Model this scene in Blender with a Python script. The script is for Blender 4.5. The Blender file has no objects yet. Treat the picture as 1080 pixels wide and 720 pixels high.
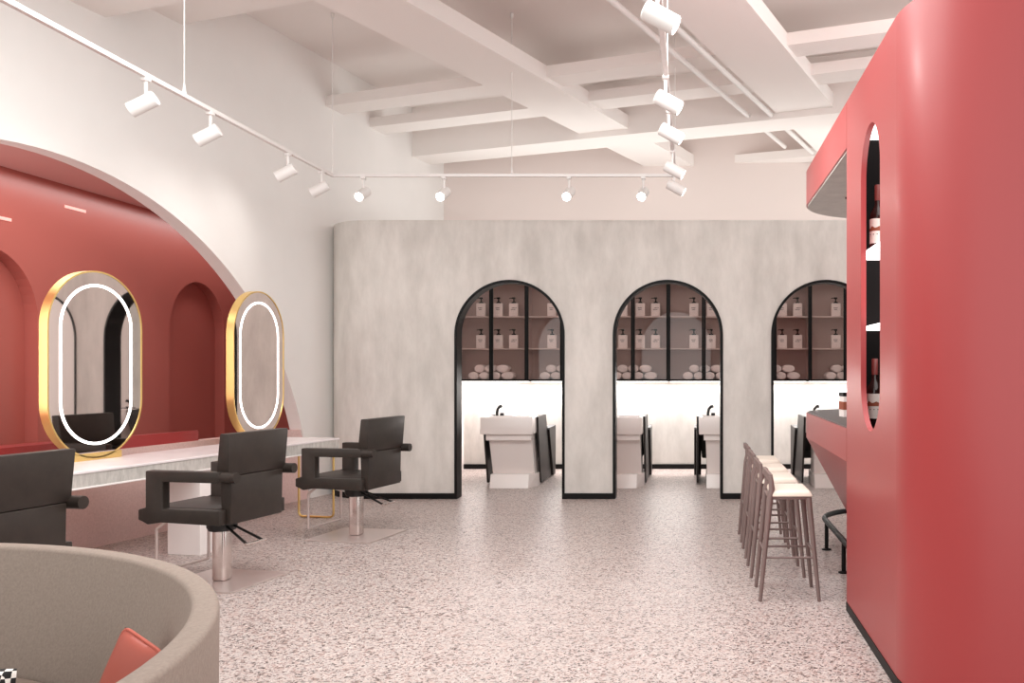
import bpy, bmesh, math, random
from mathutils import Vector, Matrix
random.seed(7)
PI = math.pi
S = bpy.context.scene
C = S.collection

# ------------------------------------------------------------------ camera, world, light, exposure
cam_d = bpy.data.cameras.new('camera'); cam = bpy.data.objects.new('camera', cam_d); C.objects.link(cam)
cam.location = (0, 0, 1.5); cam.rotation_euler = (PI/2, 0, 0)
cam_d.sensor_width = 36; cam_d.lens = 36*963/1080
cam_d.shift_x = -190/1080; cam_d.shift_y = 28/1080
cam_d.clip_start = 0.05
S.camera = cam
S.view_settings.view_transform = 'Standard'; S.view_settings.look = 'None'
S.view_settings.gamma = 1; S.view_settings.use_curve_mapping = False
S.view_settings.exposure = 0.40
W = bpy.data.worlds.new('world'); S.world = W; W.use_nodes = True
W.node_tree.nodes['Background'].inputs[0].default_value = (.96, 1.0, .985, 1)
W.node_tree.nodes['Background'].inputs[1].default_value = 1.45
try:
    S.cycles.diffuse_bounces = 6; S.cycles.max_bounces = 12; S.cycles.transparent_max_bounces = 16
    S.cycles.sample_clamp_indirect = 6
except Exception: pass

def area(name, loc, rot, sx, sy, power, col=(.965, 1, .99), spread=PI):
    d = bpy.data.lights.new(name, 'AREA'); d.shape = 'RECTANGLE'; d.size = sx; d.size_y = sy
    d.energy = power; d.color = col; d.spread = spread
    o = bpy.data.objects.new(name, d); C.objects.link(o); o.location = loc; o.rotation_euler = rot
    return o
area('added_room_fill', (-1.2, 4.9, 4.4), (0, 0, 0), 5.0, 3.0, 235)  # added area fill, out of view, to brighten the room
area('added_uplight_washroom_top', (0.0, 12.2, 3.22), (PI, 0, 0), 7.0, 2.4, 42)  # added uplight, unseen, lifts the back wall and ceiling
area('added_uplight_red_volume_top', (3.2, 5.6, 3.2), (PI, 0, 0), 3.4, 3.0, 100)  # another unseen uplight put in to brighten the ceiling
area('added_washroom_fill', (-0.4, 12.0, 3.08), (0, 0, 0), 6.0, 1.6, 34)  # unseen overhead lamp added to light the washroom
area('added_alcove_fill', (-5.56, 9.2, 3.20), (0, 0, 0), 0.3, 5.6, 22)  # lamp added under the soffit to brighten the red wall
area('added_alcove_end_fill', (-5.73, 5.6, 1.9), (PI/2, 0, 0), 0.26, 2.2, 16)  # unseen lamp put in so the recess reveals turn lighter

# ------------------------------------------------------------------ materials
def lin(c):
    return tuple(((v/255)/12.92 if v/255 <= .04045 else ((v/255+.055)/1.055)**2.4) for v in c) + (1,)
def mat(name, rgb, rough=.5, metal=0.0, spec=.5, emit=None, es=0.0, noise=None, coat=0.0):
    m = bpy.data.materials.new(name); m.use_nodes = True
    nt = m.node_tree; b = nt.nodes['Principled BSDF']
    b.inputs['Base Color'].default_value = lin(rgb); b.inputs['Roughness'].default_value = rough
    b.inputs['Metallic'].default_value = metal; b.inputs['Specular IOR Level'].default_value = spec
    b.inputs['Coat Weight'].default_value = coat; b.inputs['Coat Roughness'].default_value = .3
    if emit is not None:
        b.inputs['Emission Color'].default_value = lin(emit); b.inputs['Emission Strength'].default_value = es
    if noise:
        rgb2, scale, detail, stretch = noise
        tc = nt.nodes.new('ShaderNodeTexCoord'); mp = nt.nodes.new('ShaderNodeMapping'); mp.inputs['Scale'].default_value = stretch
        n = nt.nodes.new('ShaderNodeTexNoise'); n.inputs['Scale'].default_value = scale; n.inputs['Detail'].default_value = detail
        n.inputs['Roughness'].default_value = .65
        r = nt.nodes.new('ShaderNodeValToRGB'); r.color_ramp.elements[0].position = .32; r.color_ramp.elements[1].position = .68
        r.color_ramp.elements[0].color = lin(rgb2); r.color_ramp.elements[1].color = lin(rgb)
        L = nt.links.new
        L(tc.outputs['Object'], mp.inputs[0]); L(mp.outputs[0], n.inputs['Vector']); L(n.outputs['Fac'], r.inputs[0]); L(r.outputs[0], b.inputs['Base Color'])
    return m

def terrazzo():
    m = bpy.data.materials.new('terrazzo'); m.use_nodes = True; nt = m.node_tree; b = nt.nodes['Principled BSDF']; L = nt.links.new
    tc = nt.nodes.new('ShaderNodeTexCoord')
    prev = None
    base = nt.nodes.new('ShaderNodeRGB'); base.outputs[0].default_value = lin((182, 171, 167)); prev = base.outputs[0]
    for scale, thr, cols, off in ((42, .38, [(246, 238, 234), (232, 216, 211), (196, 172, 166), (226, 205, 199), (150, 126, 121), (240, 228, 223)], 0),
                                  (56, .33, [(205, 184, 178), (118, 98, 95), (232, 216, 211), (84, 68, 66), (190, 164, 158), (150, 124, 119)], 3.7),
                                  (85, .30, [(190, 168, 163), (122, 104, 101), (238, 226, 222), (208, 188, 182)], 9.1)):
        mp = nt.nodes.new('ShaderNodeMapping'); mp.inputs['Location'].default_value = (off, off*1.7, 0); mp.inputs['Scale'].default_value = (1, 1, 1)
        nz = nt.nodes.new('ShaderNodeTexNoise'); nz.inputs['Scale'].default_value = 22
        wm = nt.nodes.new('ShaderNodeMixRGB'); wm.blend_type = 'LINEAR_LIGHT'; wm.inputs[0].default_value = .03
        v = nt.nodes.new('ShaderNodeTexVoronoi'); v.inputs['Scale'].default_value = scale; v.voronoi_dimensions = '2D'
        sep = nt.nodes.new('ShaderNodeSeparateColor')
        rmp = nt.nodes.new('ShaderNodeValToRGB'); rmp.color_ramp.interpolation = 'CONSTANT'
        els = rmp.color_ramp.elements
        while len(els) < len(cols): els.new(.5)
        for i, c in enumerate(cols): els[i].position = i/len(cols); els[i].color = lin((c[0]*.82-4*(c[0] < 160), c[1]*.80, c[2]*.79))
        mul = nt.nodes.new('ShaderNodeMath'); mul.operation = 'MULTIPLY'; mul.inputs[1].default_value = thr*1.6
        lt = nt.nodes.new('ShaderNodeMath'); lt.operation = 'LESS_THAN'
        mix = nt.nodes.new('ShaderNodeMixRGB')
        L(tc.outputs['Object'], mp.inputs[0]); L(mp.outputs[0], wm.inputs[1]); L(mp.outputs[0], nz.inputs['Vector']); L(nz.outputs['Color'], wm.inputs[2])
        L(wm.outputs[0], v.inputs['Vector']); L(v.outputs['Color'], sep.inputs[0]); L(sep.outputs[0], rmp.inputs[0])
        L(sep.outputs[1], mul.inputs[0]); L(v.outputs['Distance'], lt.inputs[0]); L(mul.outputs[0], lt.inputs[1])
        L(lt.outputs[0], mix.inputs[0]); L(prev, mix.inputs[1]); L(rmp.outputs[0], mix.inputs[2]); prev = mix.outputs[0]
    L(prev, b.inputs['Base Color']); b.inputs['Roughness'].default_value = .38; b.inputs['Specular IOR Level'].default_value = .35
    return m

def glassy(name, tint, gloss):
    m = bpy.data.materials.new(name); m.use_nodes = True; nt = m.node_tree; nt.nodes.clear(); L = nt.links.new
    o = nt.nodes.new('ShaderNodeOutputMaterial'); mx = nt.nodes.new('ShaderNodeMixShader'); t = nt.nodes.new('ShaderNodeBsdfTransparent'); g = nt.nodes.new('ShaderNodeBsdfGlossy')
    t.inputs[0].default_value = tint; g.inputs['Roughness'].default_value = .02; mx.inputs[0].default_value = gloss
    L(t.outputs[0], mx.inputs[1]); L(g.outputs[0], mx.inputs[2]); L(mx.outputs[0], o.inputs[0]); return m

M = dict(
    white=mat('white_plaster', (236, 232, 229), .8, noise=((232, 228, 225), 1.2, 3, (1, 1, 1))),
    backwall=mat('pale_pink_plaster', (220, 207, 202), .8),
    ceil=mat('ceiling_paint', (232, 223, 219), .85),
    beam=mat('beam_paint', (236, 229, 225), .85),
    conc=mat('concrete_render', (222, 216, 210), .7, noise=((192, 186, 180), 3.2, 10, (1, 1, .35))),
    floor=terrazzo(),
    red=mat('red_lacquer', (158, 49, 50), .5, spec=.5, coat=.4),
    reflected_room=mat('alcove_reflection_red', (172, 92, 83), .3, spec=.4),
    mauve=mat('mauve_panel', (222, 192, 187), .8, noise=((208, 176, 171), 60, 3, (1, 1, 1))),
    reflected_ceil=mat('pink_reflected_ceiling', (214, 160, 155), .8),
    black=mat('black_metal', (13, 10, 10), .5, spec=.2),
    inner=mat('niche_black', (14, 10, 10), .7, spec=.15),
    leather=mat('charcoal_leather', (50, 42, 37), .45, spec=.35, noise=((42, 35, 31), 14, 4, (1, 1, 1))),
    blackl=mat('black_leather', (36, 30, 28), .45, spec=.4),
    rubber=mat('black_rubber', (14, 12, 12), .5),
    chrome=mat('brushed_steel', (225, 214, 210), .22, 1.0),
    plate=mat('satin_steel', (214, 200, 196), .3, .75),
    gold=mat('brushed_gold', (240, 206, 134), .34, 1.0),
    mirror=mat('mirror_silver', (226, 214, 210), .02, 1.0),
    led=mat('led_white', (255, 255, 255), .5, emit=(255, 250, 246), es=3.5),
    lamp=mat('lamp_lens', (255, 255, 255), .5, emit=(255, 250, 244), es=8.0),
    nichelit=mat('lit_white_panel', (255, 255, 255), .5, emit=(255, 252, 250), es=1.6),
    glint=mat('pale_spot_glint', (240, 170, 160), .5, emit=(240, 170, 160), es=.35),  # weak glow stands in for reflected spotlights
    wlac=mat('white_lacquer', (240, 232, 229), .35),
    marble=mat('white_marble', (240, 232, 231), .25, noise=((230, 218, 218), 3, 6, (1, 1, 1))),
    speckle=mat('speckled_stone', (206, 200, 194), .4, noise=((176, 170, 164), 30, 5, (1, 1, .35))),
    ceram=mat('white_ceramic', (233, 221, 217), .25, noise=None),
    stoolw=mat('mauve_brown_wood', (128, 108, 104), .5, noise=((116, 96, 92), 12, 4, (1, 1, .2))),
    seatpad=mat('cream_leather', (232, 218, 204), .5),
    darktop=mat('dark_stone', (78, 72, 71), .4, noise=((60, 55, 54), 40, 4, (1, 1, 1))),
    greysof=mat('grey_cement_board', (226, 223, 218), .6, noise=((206, 203, 198), 5, 6, (1, 1, 1))),
    cabin=mat('mauve_cabinet_board', (186, 162, 156), .5),
    shelf=mat('mauve_shelf_board', (212, 190, 184), .5),
    glass=glassy('smoked_glass', (.93, .90, .89, 1), .03),
    soap=mat('soap_bottle_white', (244, 228, 224), .45),
    ink=mat('label_ink', (92, 66, 66), .6),
    towel=mat('white_terry', (240, 224, 221), .95, noise=((226, 208, 204), 60, 3, (1, 1, 1))),
    track=mat('white_metal', (226, 221, 218), .4),
    sofa=mat('beige_boucle', (142, 127, 117), .9, noise=((130, 115, 105), 90, 3, (1, 1, 1))),
    sofaseat=mat('taupe_boucle', (122, 104, 93), .9, noise=((111, 93, 83), 90, 3, (1, 1, 1))),
    coral=mat('coral_leather', (164, 78, 64), .5),
    coralseam=mat('coral_piping', (180, 88, 72), .5),
    wine=mat('dark_bottle_glass', (44, 24, 22), .12, spec=.6),
    foil=mat('bottle_foil', (132, 62, 58), .35),
    paper=mat('cream_label_paper', (240, 228, 220), .7),
    crest=mat('brown_label_print', (150, 78, 54), .7),
    card=mat('white_card', (240, 228, 224), .6),
)
def checker(name, a, b, scale):
    m = mat(name, a, .85); nt = m.node_tree; c = nt.nodes.new('ShaderNodeTexChecker'); tc = nt.nodes.new('ShaderNodeTexCoord')
    c.inputs[1].default_value = lin(a); c.inputs[2].default_value = lin(b); c.inputs['Scale'].default_value = scale
    nt.links.new(tc.outputs['Object'], c.inputs[0]); nt.links.new(c.outputs[0], nt.nodes['Principled BSDF'].inputs['Base Color']); return m
M['stripe'] = checker('black_white_weave', (236, 226, 220), (24, 20, 20), 45)

# ------------------------------------------------------------------ builders
def NB(): return bmesh.new()
def obj(name, bm, m, parent=None, smooth=False, angle=None):
    me = bpy.data.meshes.new(name)
    bmesh.ops.recalc_face_normals(bm, faces=bm.faces[:])
    bm.to_mesh(me); bm.free()
    for mm in (m if isinstance(m, (list, tuple)) else [m]): me.materials.append(mm)
    if smooth:
        for p in me.polygons: p.use_smooth = True
        try: me.set_sharp_from_angle(angle=math.radians(angle or 40))
        except Exception: pass
    o = bpy.data.objects.new(name, me); C.objects.link(o)
    if parent: o.parent = parent
    return o
def thing(name, label, cat, loc=(0, 0, 0), rotz=0, group=None):
    o = bpy.data.objects.new(name, None); C.objects.link(o); o.empty_display_size = .1
    o.location = loc; o.rotation_euler = (0, 0, rotz); return tag(o, label, cat, group)
def tag(o, label, cat, group=None, kind=None):
    o['label'] = label; o['category'] = cat
    if group: o['group'] = group
    if kind: o['kind'] = kind
    return o
def struct(name, bm, m, label=None, cat=None, **k):
    o = obj(name, bm, m, **k); o['kind'] = 'structure'
    if label: o['label'] = label
    if cat: o['category'] = cat
    return o
def dup(root, loc=None, rotz=None, label=None):
    def cp(o, par):
        c = o.copy(); C.objects.link(c)
        if par: c.parent = par; c.matrix_parent_inverse = o.matrix_parent_inverse.copy()
        for ch in list(o.children): cp(ch, c)
        return c
    r = cp(root, None)
    if loc is not None: r.location = loc
    if rotz is not None: r.rotation_euler = (0, 0, rotz)
    if label: r['label'] = label
    return r
def box(bm, x0, x1, y0, y1, z0, z1, bev=0, seg=2):
    vs = [bm.verts.new((x, y, z)) for x in (x0, x1) for y in (y0, y1) for z in (z0, z1)]
    f = [(0, 1, 3, 2), (4, 6, 7, 5), (0, 4, 5, 1), (2, 3, 7, 6), (0, 2, 6, 4), (1, 5, 7, 3)]
    fs = [bm.faces.new([vs[i] for i in q]) for q in f]
    if bev:
        es = list({e for q in fs for e in q.edges})
        bmesh.ops.bevel(bm, geom=es, offset=bev, segments=seg, profile=.5, affect='EDGES')
    return vs
def hexa(bm, b, t, bev=0):
    """eight-corner block: bottom quad b, top quad t (lists of four xyz)"""
    vb = [bm.verts.new(p) for p in b]; vt = [bm.verts.new(p) for p in t]
    fs = [bm.faces.new(vb[::-1]), bm.faces.new(vt)] + [bm.faces.new((vb[i], vb[(i+1) % 4], vt[(i+1) % 4], vt[i])) for i in range(4)]
    if bev:
        es = list({e for q in fs for e in q.edges}); bmesh.ops.bevel(bm, geom=es, offset=bev, segments=2, profile=.5, affect='EDGES')
def prism(bm, poly, fn0, fn1, caps=True):
    a = [bm.verts.new(fn0(p)) for p in poly]; b = [bm.verts.new(fn1(p)) for p in poly]; n = len(poly)
    for i in range(n): bm.faces.new((a[i], a[(i+1) % n], b[(i+1) % n], b[i]))
    if caps: bm.faces.new(a[::-1]); bm.faces.new(b)
def cyl(bm, p0, p1, r0, r1=None, seg=20, caps=True):
    p0 = Vector(p0); p1 = Vector(p1); r1 = r0 if r1 is None else r1
    d = (p1-p0).normalized(); u = d.orthogonal().normalized(); w = d.cross(u)
    a = [bm.verts.new(p0+(u*math.cos(2*PI*i/seg)+w*math.sin(2*PI*i/seg))*r0) for i in range(seg)]
    b = [bm.verts.new(p1+(u*math.cos(2*PI*i/seg)+w*math.sin(2*PI*i/seg))*r1) for i in range(seg)]
    for i in range(seg): bm.faces.new((a[i], a[(i+1) % seg], b[(i+1) % seg], b[i]))
    if caps: bm.faces.new(a[::-1]); bm.faces.new(b)
def lathe(bm, prof, seg=24, cx=0, cy=0):
    rings = []
    for r, z in prof:
        rings.append([bm.verts.new((cx+r*math.cos(2*PI*i/seg), cy+r*math.sin(2*PI*i/seg), z)) for i in range(seg)] if r > 1e-5 else [bm.verts.new((cx, cy, z))])
    for a, b in zip(rings, rings[1:]):
        for i in range(seg):
            j = (i+1) % seg
            if len(a) == 1: bm.faces.new((a[0], b[j], b[i]))
            elif len(b) == 1: bm.faces.new((a[i], a[j], b[0]))
            else: bm.faces.new((a[i], a[j], b[j], b[i]))
    for rg, fl in ((rings[0], True), (rings[-1], False)):
        if len(rg) > 1: bm.faces.new(rg[::-1] if fl else rg)
def tube(bm, pts, r, seg=10, closed=False):
    pts = [Vector(p) for p in pts]; n = len(pts); rings = []
    up = None
    for i, p in enumerate(pts):
        a = pts[(i-1) % n] if (closed or i > 0) else p; b = pts[(i+1) % n] if (closed or i < n-1) else p
        d = (b-a).normalized()
        if up is None: up = d.orthogonal().normalized()
        u = (up-d*up.dot(d)); u = u.normalized() if u.length > 1e-4 else d.orthogonal().normalized(); up = u; w = d.cross(u)
        rr = r[i] if isinstance(r, (list, tuple)) else r
        rings.append([bm.verts.new(p+(u*math.cos(2*PI*k/seg)+w*math.sin(2*PI*k/seg))*rr) for k in range(seg)])
    m = n if closed else n-1
    for i in range(m):
        a = rings[i]; b = rings[(i+1) % n]
        for k in range(seg): bm.faces.new((a[k], a[(k+1) % seg], b[(k+1) % seg], b[k]))
    if not closed: bm.faces.new(rings[0][::-1]); bm.faces.new(rings[-1])
def fillet(pts, r, seg=6):
    out = [Vector(pts[0])]
    for a, b, c in zip(pts, pts[1:], pts[2:]):
        a, b, c = Vector(a), Vector(b), Vector(c); u = (a-b).normalized(); v = (c-b).normalized()
        p = b+u*r; q = b+v*r
        for i in range(seg+1):
            t = i/seg; out.append(p*(1-t)**2+b*2*t*(1-t)+q*t*t)
    out.append(Vector(pts[-1])); return out
def column_wall(bm, samples, P, n0, n1, top):
    """samples: (s, [solid spans (z0, z1)]) with equal span counts between neighbours; P(s, n, z) places a point"""
    for (s0, a), (s1, b) in zip(samples, samples[1:]):
        for (l0, h0), (l1, h1) in zip(a, b):
            if abs(s1-s0) < 1e-9 or (h0-l0 < 1e-6 and h1-l1 < 1e-6): continue
            q = [(s0, l0), (s1, l1), (s1, h1), (s0, h0)]
            F = [bm.verts.new(P(s, n1, z)) for s, z in q]; B = [bm.verts.new(P(s, n0, z)) for s, z in q]
            for vs in (F, B[::-1]):
                if len({tuple(round(c, 6) for c in v.co) for v in vs}) >= 3: bm.faces.new(vs)
            for i in (0, 2): bm.faces.new((B[i], B[i+1], F[i+1], F[i]))
    (s0, a), (s1, b) = samples[0], samples[-1]
    for s, sp in ((s0, a), (s1, b)):
        for l, h in sp: bm.faces.new([bm.verts.new(P(s, n, z)) for n, z in ((n0, l), (n1, l), (n1, h), (n0, h))])
def jamb(bm, s, P, n0, n1, z0, z1):
    bm.faces.new([bm.verts.new(P(s, n, z)) for n, z in ((n0, z0), (n1, z0), (n1, z1), (n0, z1))])
def clean(bm): bmesh.ops.remove_doubles(bm, verts=bm.verts[:], dist=1e-5); return bm

ZC = 5.16                                   # slab height
WX, WC, WS = -6.473, .9811, .1936           # the white wall runs 11 degrees off the room's axis
def PW(s, n, z): return Vector((WX+WS*s+WC*n, WC*s-WS*n, z))
THW = math.atan2(WC, WS)                    # rotation taking +X onto the wall's direction

# ------------------------------------------------------------------ floor, ceiling, plain walls
bm = NB(); box(bm, -9, 7, -.8, 14.2, -.1, 0); struct('floor', bm, M['floor'])
bm = NB(); box(bm, -9, 7, -1, 14.2, ZC, ZC+.15); struct('ceiling', bm, M['ceil'])
bm = NB(); box(bm, -4.4, 7, 13.79, 13.95, 0, ZC); struct('wall_back', bm, M['backwall'])

# white wall with the big round arch
SC, ZCC, RR = 7.2, -.35, 3.56
half = math.sqrt(RR**2-ZCC**2)
sam = [(-1.0, [(0, ZC)]), (SC-half, [(0, ZC)])]
N = 72
arc = []
for i in range(N+1):
    a = PI-(math.asin(-ZCC/RR)) - (PI-2*math.asin(-ZCC/RR))*i/N
    s = SC+RR*math.cos(a); z = max(0, ZCC+RR*math.sin(a)); arc.append((s, z))
sam += [(s, [(z, ZC)]) for s, z in arc] + [(SC+half, [(0, ZC)]), (14.06, [(0, ZC)])]
bm = NB(); column_wall(bm, sam, PW, -.16, 0, ZC); struct('wall_left', clean(bm), M['white'])
# low mauve panel across the foot of the arch
bm = NB()
prism(bm, [(SC-half+.02, 0), (SC+half-.02, 0), (SC+half-.12, .80), (SC-half+.12, .80)], lambda p: PW(p[0], -.14, p[1]), lambda p: PW(p[0], -.02, p[1]))
struct('wall_arch_foot', bm, M['mauve'])

# red panel's reflected room, modelled in depth: wall with shallow arched recesses, soffit, end walls
AX, AD = -5.9, .12
def PA(s, n, z): return Vector((AX+n, s, z))
def arch_z(c, r, zs, s): return zs+math.sqrt(max(0, r*r-(s-c)**2))
reflected_arches = [(7.63, .605), (10.91, .605)]
sam = [(4.6, [(0, 3.225)])]
bmj = NB()
for c, r in reflected_arches:
    sam += [(c-r, [(0, 3.225)])]
    for i in range(25):
        s = c-r*math.cos(PI*i/24); sam.append((s, [(arch_z(c, r, 1.92, s), 3.225)]))
    sam += [(c+r, [(0, 3.225)])]
sam.append((12.6, [(0, 3.225)]))
bm = NB(); column_wall(bm, sam, PA, -AD, 0, 3.225)
for c, r in reflected_arches:
    jamb(bm, c-r, PA, -AD, 0, 0, 1.92); jamb(bm, c+r, PA, -AD, 0, 0, 1.92)
box(bm, AX-AD-.08, AX-AD, 4.6, 12.6, 0, 3.225)
struct('wall_reflected_room', clean(bm), M['reflected_room'])
bm = NB()
prism(bm, [PW(4.75, -.165, 0), PW(12.9, -.165, 0), (AX-AD, 12.7, 0), (AX-AD, 4.62, 0)], lambda p: (p[0], p[1], 3.225), lambda p: (p[0], p[1], 3.33))
struct('ceiling_reflected_room', bm, M['reflected_ceil'])
bm = NB(); box(bm, AX-AD, -4.30, 12.6, 12.7, 0, 3.225); struct('wall_reflected_room_end', bm, M['reflected_room'])
bm = NB(); prism(bm, [PW(3.2, -.165, 0), PW(4.72, -.165, 0), PW(4.72, -.26, 0), PW(3.2, -.26, 0)], lambda p: (p[0], p[1], 0), lambda p: (p[0], p[1], 3.225)); struct('wall_reflected_room_near', bm, M['reflected_room'])
# narrow red sill along the foot of the arch
bm = NB()
prism(bm, [(PW(3.9, -.03, 0)), PW(9.0, -.05, 0), PW(9.0, -.06, 0), PW(7.1, -.30, 0), PW(3.9, -.30, 0)], lambda p: (p[0], p[1], .80), lambda p: (p[0], p[1], .90))
struct('trim_red_sill', bm, M['red'])

# ------------------------------------------------------------------ ceiling grid: slabs turned 21 degrees
CB, SB = .9324, .3614
def PB(u, v, z): return Vector((SB*u+CB*v, CB*u-SB*v, z))
def slab(name, u0, u1, v0, v1, z0, z1, clip=True):
    bm = NB(); prism(bm, [(u0, v0), (u1, v0), (u1, v1), (u0, v1)], lambda p: PB(p[0], p[1], z0), lambda p: PB(p[0], p[1], z1))
    if clip:
        g = lambda: bm.verts[:]+bm.edges[:]+bm.faces[:]
        for co, no in ((PW(0, 0, 0), Vector((-WC, WS, 0))), (Vector((0, 13.79, 0)), Vector((0, 1, 0)))):
            r = bmesh.ops.bisect_plane(bm, geom=g(), plane_co=co, plane_no=no, clear_outer=True)
            es = [e for e in r['geom_cut'] if isinstance(e, bmesh.types.BMEdge)]
            if es: bmesh.ops.holes_fill(bm, edges=es)
    return struct(name, bm, M['beam'])
slab('ceiling_beam_1', 10.55, 11.08, -10, 5.0, 4.476, ZC)          # deep cross beam
slab('ceiling_beam_2', 4.9, 5.40, -10, 5.0, 4.46, ZC)
slab('ceiling_slab_1', 2.0, 14.0, -5.67, -4.96, 4.55, 4.72)        # wide long slabs
slab('ceiling_slab_2', 2.0, 14.0, -3.01, -2.32, 4.55, 4.72)
for i, (u0, u1, z0, z1) in enumerate(((5.86, 6.26, 4.72, 4.82), (8.51, 8.865, 4.60, 4.72), (9.46, 9.83, 4.60, 4.72), (13.09, 13.45, 4.60, 4.72))):
    for k, (v0, v1) in enumerate(((-10, -5.67), (-4.96, -3.01), (-2.32, 4.0))):
        slab('ceiling_joist_%d' % (i*3+k+1), u0, u1, v0, v1, z0, z1)
# two white pipes under the joists
for nm, v, u1, lab in (('ceiling_pipe', -3.36, 12.2, 'white ceiling pipe running in the open, clear of the wide slab'), ('ceiling_pipe', -3.07, 12.6, 'white ceiling pipe hugging the edge of the wide slab')):
    bm = NB(); cyl(bm, PB(2.0, v, 4.55 if v < -3.2 else 4.53), PB(u1, v, 4.55 if v < -3.2 else 4.53), .028, seg=12)
    tag(obj(nm, bm, M['track'], smooth=True), lab, 'pipe', 'ceiling pipes')

# ------------------------------------------------------------------ concrete volume with three arches
YF, TH, ZT = 10.47, .20, 3.196
arches = [(-2.093+1.815*i, .632) for i in range(3)]
ZS = 1.879
def PC(s, n, z): return Vector((s, YF+n, z))
sam = [(-3.66, [(0, ZT)])]
for c, r in arches:
    sam.append((c-r, [(0, ZT)]))
    for i in range(41):
        s = c-r*math.cos(PI*i/40); sam.append((s, [(arch_z(c, r, ZS, s), ZT)]))
    sam.append((c+r, [(0, ZT)]))
sam.append((4.2, [(0, ZT)]))
bm = NB(); column_wall(bm, sam, PC, 0, TH, ZT)
for c, r in arches:
    jamb(bm, c-r, PC, 0, TH, 0, ZS); jamb(bm, c+r, PC, 0, TH, 0, ZS)
# rounded end
RC = .66; cc = (-3.66, YF+RC)
prev = None; K = 16
for i in range(K+1):
    a = -PI/2-PI/2*i/K
    o = (cc[0]+RC*math.cos(a), cc[1]+RC*math.sin(a)); q = (cc[0]+(RC-TH)*math.cos(a), cc[1]+(RC-TH)*math.sin(a))
    cur = [bm.verts.new((p[0], p[1], z)) for p in (o, q) for z in (0, ZT)]
    if prev:
        bm.faces.new((prev[0], cur[0], cur[1], prev[1])); bm.faces.new((prev[2], cur[2], cur[3], prev[3])); bm.faces.new((prev[1], cur[1], cur[3], prev[3]))
    prev = cur
clean(bm)
struct('wall_concrete', bm, M['conc'], smooth=True, angle=25)
bm = NB(); box(bm, -4.3, 4.2, YF+.67, 13.79, ZT-.1, ZT); box(bm, -3.64, 4.2, YF+TH, YF+.67, ZT-.1, ZT); struct('ceiling_washroom', bm, M['white'])
bm = NB(); box(bm, -4.3, 4.2, 13.6, 13.79, 0, ZT-.1); struct('wall_washroom_back', bm, M['conc'])
bm = NB(); box(bm, -3.56, -3.44, YF+TH, 13.6, 0, ZT-.1); struct('wall_washroom_side', bm, M['white'])
bm = NB(); box(bm, -3.44, -3.40, YF+TH+.3, 13.6, 0, 1.0); struct('trim_washroom_side', bm, M['ceram'])
bm = NB(); box(bm, -3.40, 4.2, 13.575, 13.6, 0, .07); struct('baseboard_washroom', bm, M['black'])
# baseboards on the piers and round the corner
edges = [-3.66]+[v for c, r in arches for v in (c-r, c+r)]+[4.2]
for i in range(0, len(edges), 2):
    bm = NB(); box(bm, edges[i], edges[i+1], YF-.012, YF, 0, .066)
    if i == 0:
        pv = None
        for k in range(13):
            a = -PI/2-PI/2*k/12
            cur = [bm.verts.new((cc[0]+rr*math.cos(a), cc[1]+rr*math.sin(a), z)) for rr in (RC+.012, RC) for z in (0, .066)]
            if pv: bm.faces.new((pv[0], cur[0], cur[1], pv[1])); bm.faces.new((pv[1], cur[1], cur[3], pv[3]))
            pv = cur
    struct('baseboard_%d' % (i//2+1), bm, M['black'])
# black arch liners
for k, (c, r) in enumerate(arches):
    bm = NB(); t = .030
    out = [(c-r, 0)]+[(c-r*math.cos(PI*i/40), ZS+r*math.sin(PI*i/40)) for i in range(41)]+[(c+r, 0)]
    ri = r-t
    inn = [(c-ri, 0)]+[(c-ri*math.cos(PI*i/40), ZS+ri*math.sin(PI*i/40)) for i in range(41)]+[(c+ri, 0)]
    for i in range(len(out)-1):
        q = [out[i], out[i+1], inn[i+1], inn[i]]
        F = [bm.verts.new(PC(s, -.012, z)) for s, z in q]; B = [bm.verts.new(PC(s, TH+.01, z)) for s, z in q]
        bm.faces.new(F); bm.faces.new(B[::-1])
        for j in range(4): bm.faces.new((F[j], F[(j+1) % 4], B[(j+1) % 4], B[j]))
    struct('trim_arch_%d' % (k+1), clean(bm), M['black'])

# ------------------------------------------------------------------ red volume: curved wall with the capsule opening
RX, RY1, RT, RCR = .958, 5.66, 3.15, .55
YC = 4.29
c0, hw, zlo, zhi = 4.92, .262, 1.16, 2.815
def PR(s, n, z): return Vector((RX+n, s, z))
def span(s):
    d = math.sqrt(max(0, hw*hw-(s-c0)**2)); return [(0, zlo+hw-d), (zhi-hw+d, RT)]
sam = [(YC, [(0, zlo+hw), (zlo+hw, RT)]), (c0-hw, [(0, zlo+hw), (zlo+hw, RT)])]
sam += [(c0-hw*math.cos(PI*i/32), span(c0-hw*math.cos(PI*i/32))) for i in range(33)]
sam += [(c0+hw, [(0, zlo+hw), (zlo+hw, RT)]), (RY1, [(0, zlo+hw), (zlo+hw, RT)])]
bm = NB(); column_wall(bm, sam, PR, 0, .03, RT)
for s in (c0-hw, c0+hw): jamb(bm, s, PR, 0, .03, zlo+hw, zhi-hw)
K = 24; pv = None
for i in range(K+1):
    a = PI+PI/2*i/K
    p = (RX+RCR+RCR*math.cos(a), YC+RCR*math.sin(a))
    cur = [bm.verts.new((p[0], p[1], 0)), bm.verts.new((p[0], p[1], RT))]
    if pv: bm.faces.new((pv[0], cur[0], cur[1], pv[1]))
    pv = cur
e = [bm.verts.new((5.0, YC-RCR, z)) for z in (0, RT)]; bm.faces.new((pv[0], e[0], e[1], pv[1]))
bm.faces.new([bm.verts.new(p) for p in ((RX, RY1, 0), (5.0, RY1, 0), (5.0, RY1, RT), (RX, RY1, RT))])
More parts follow.
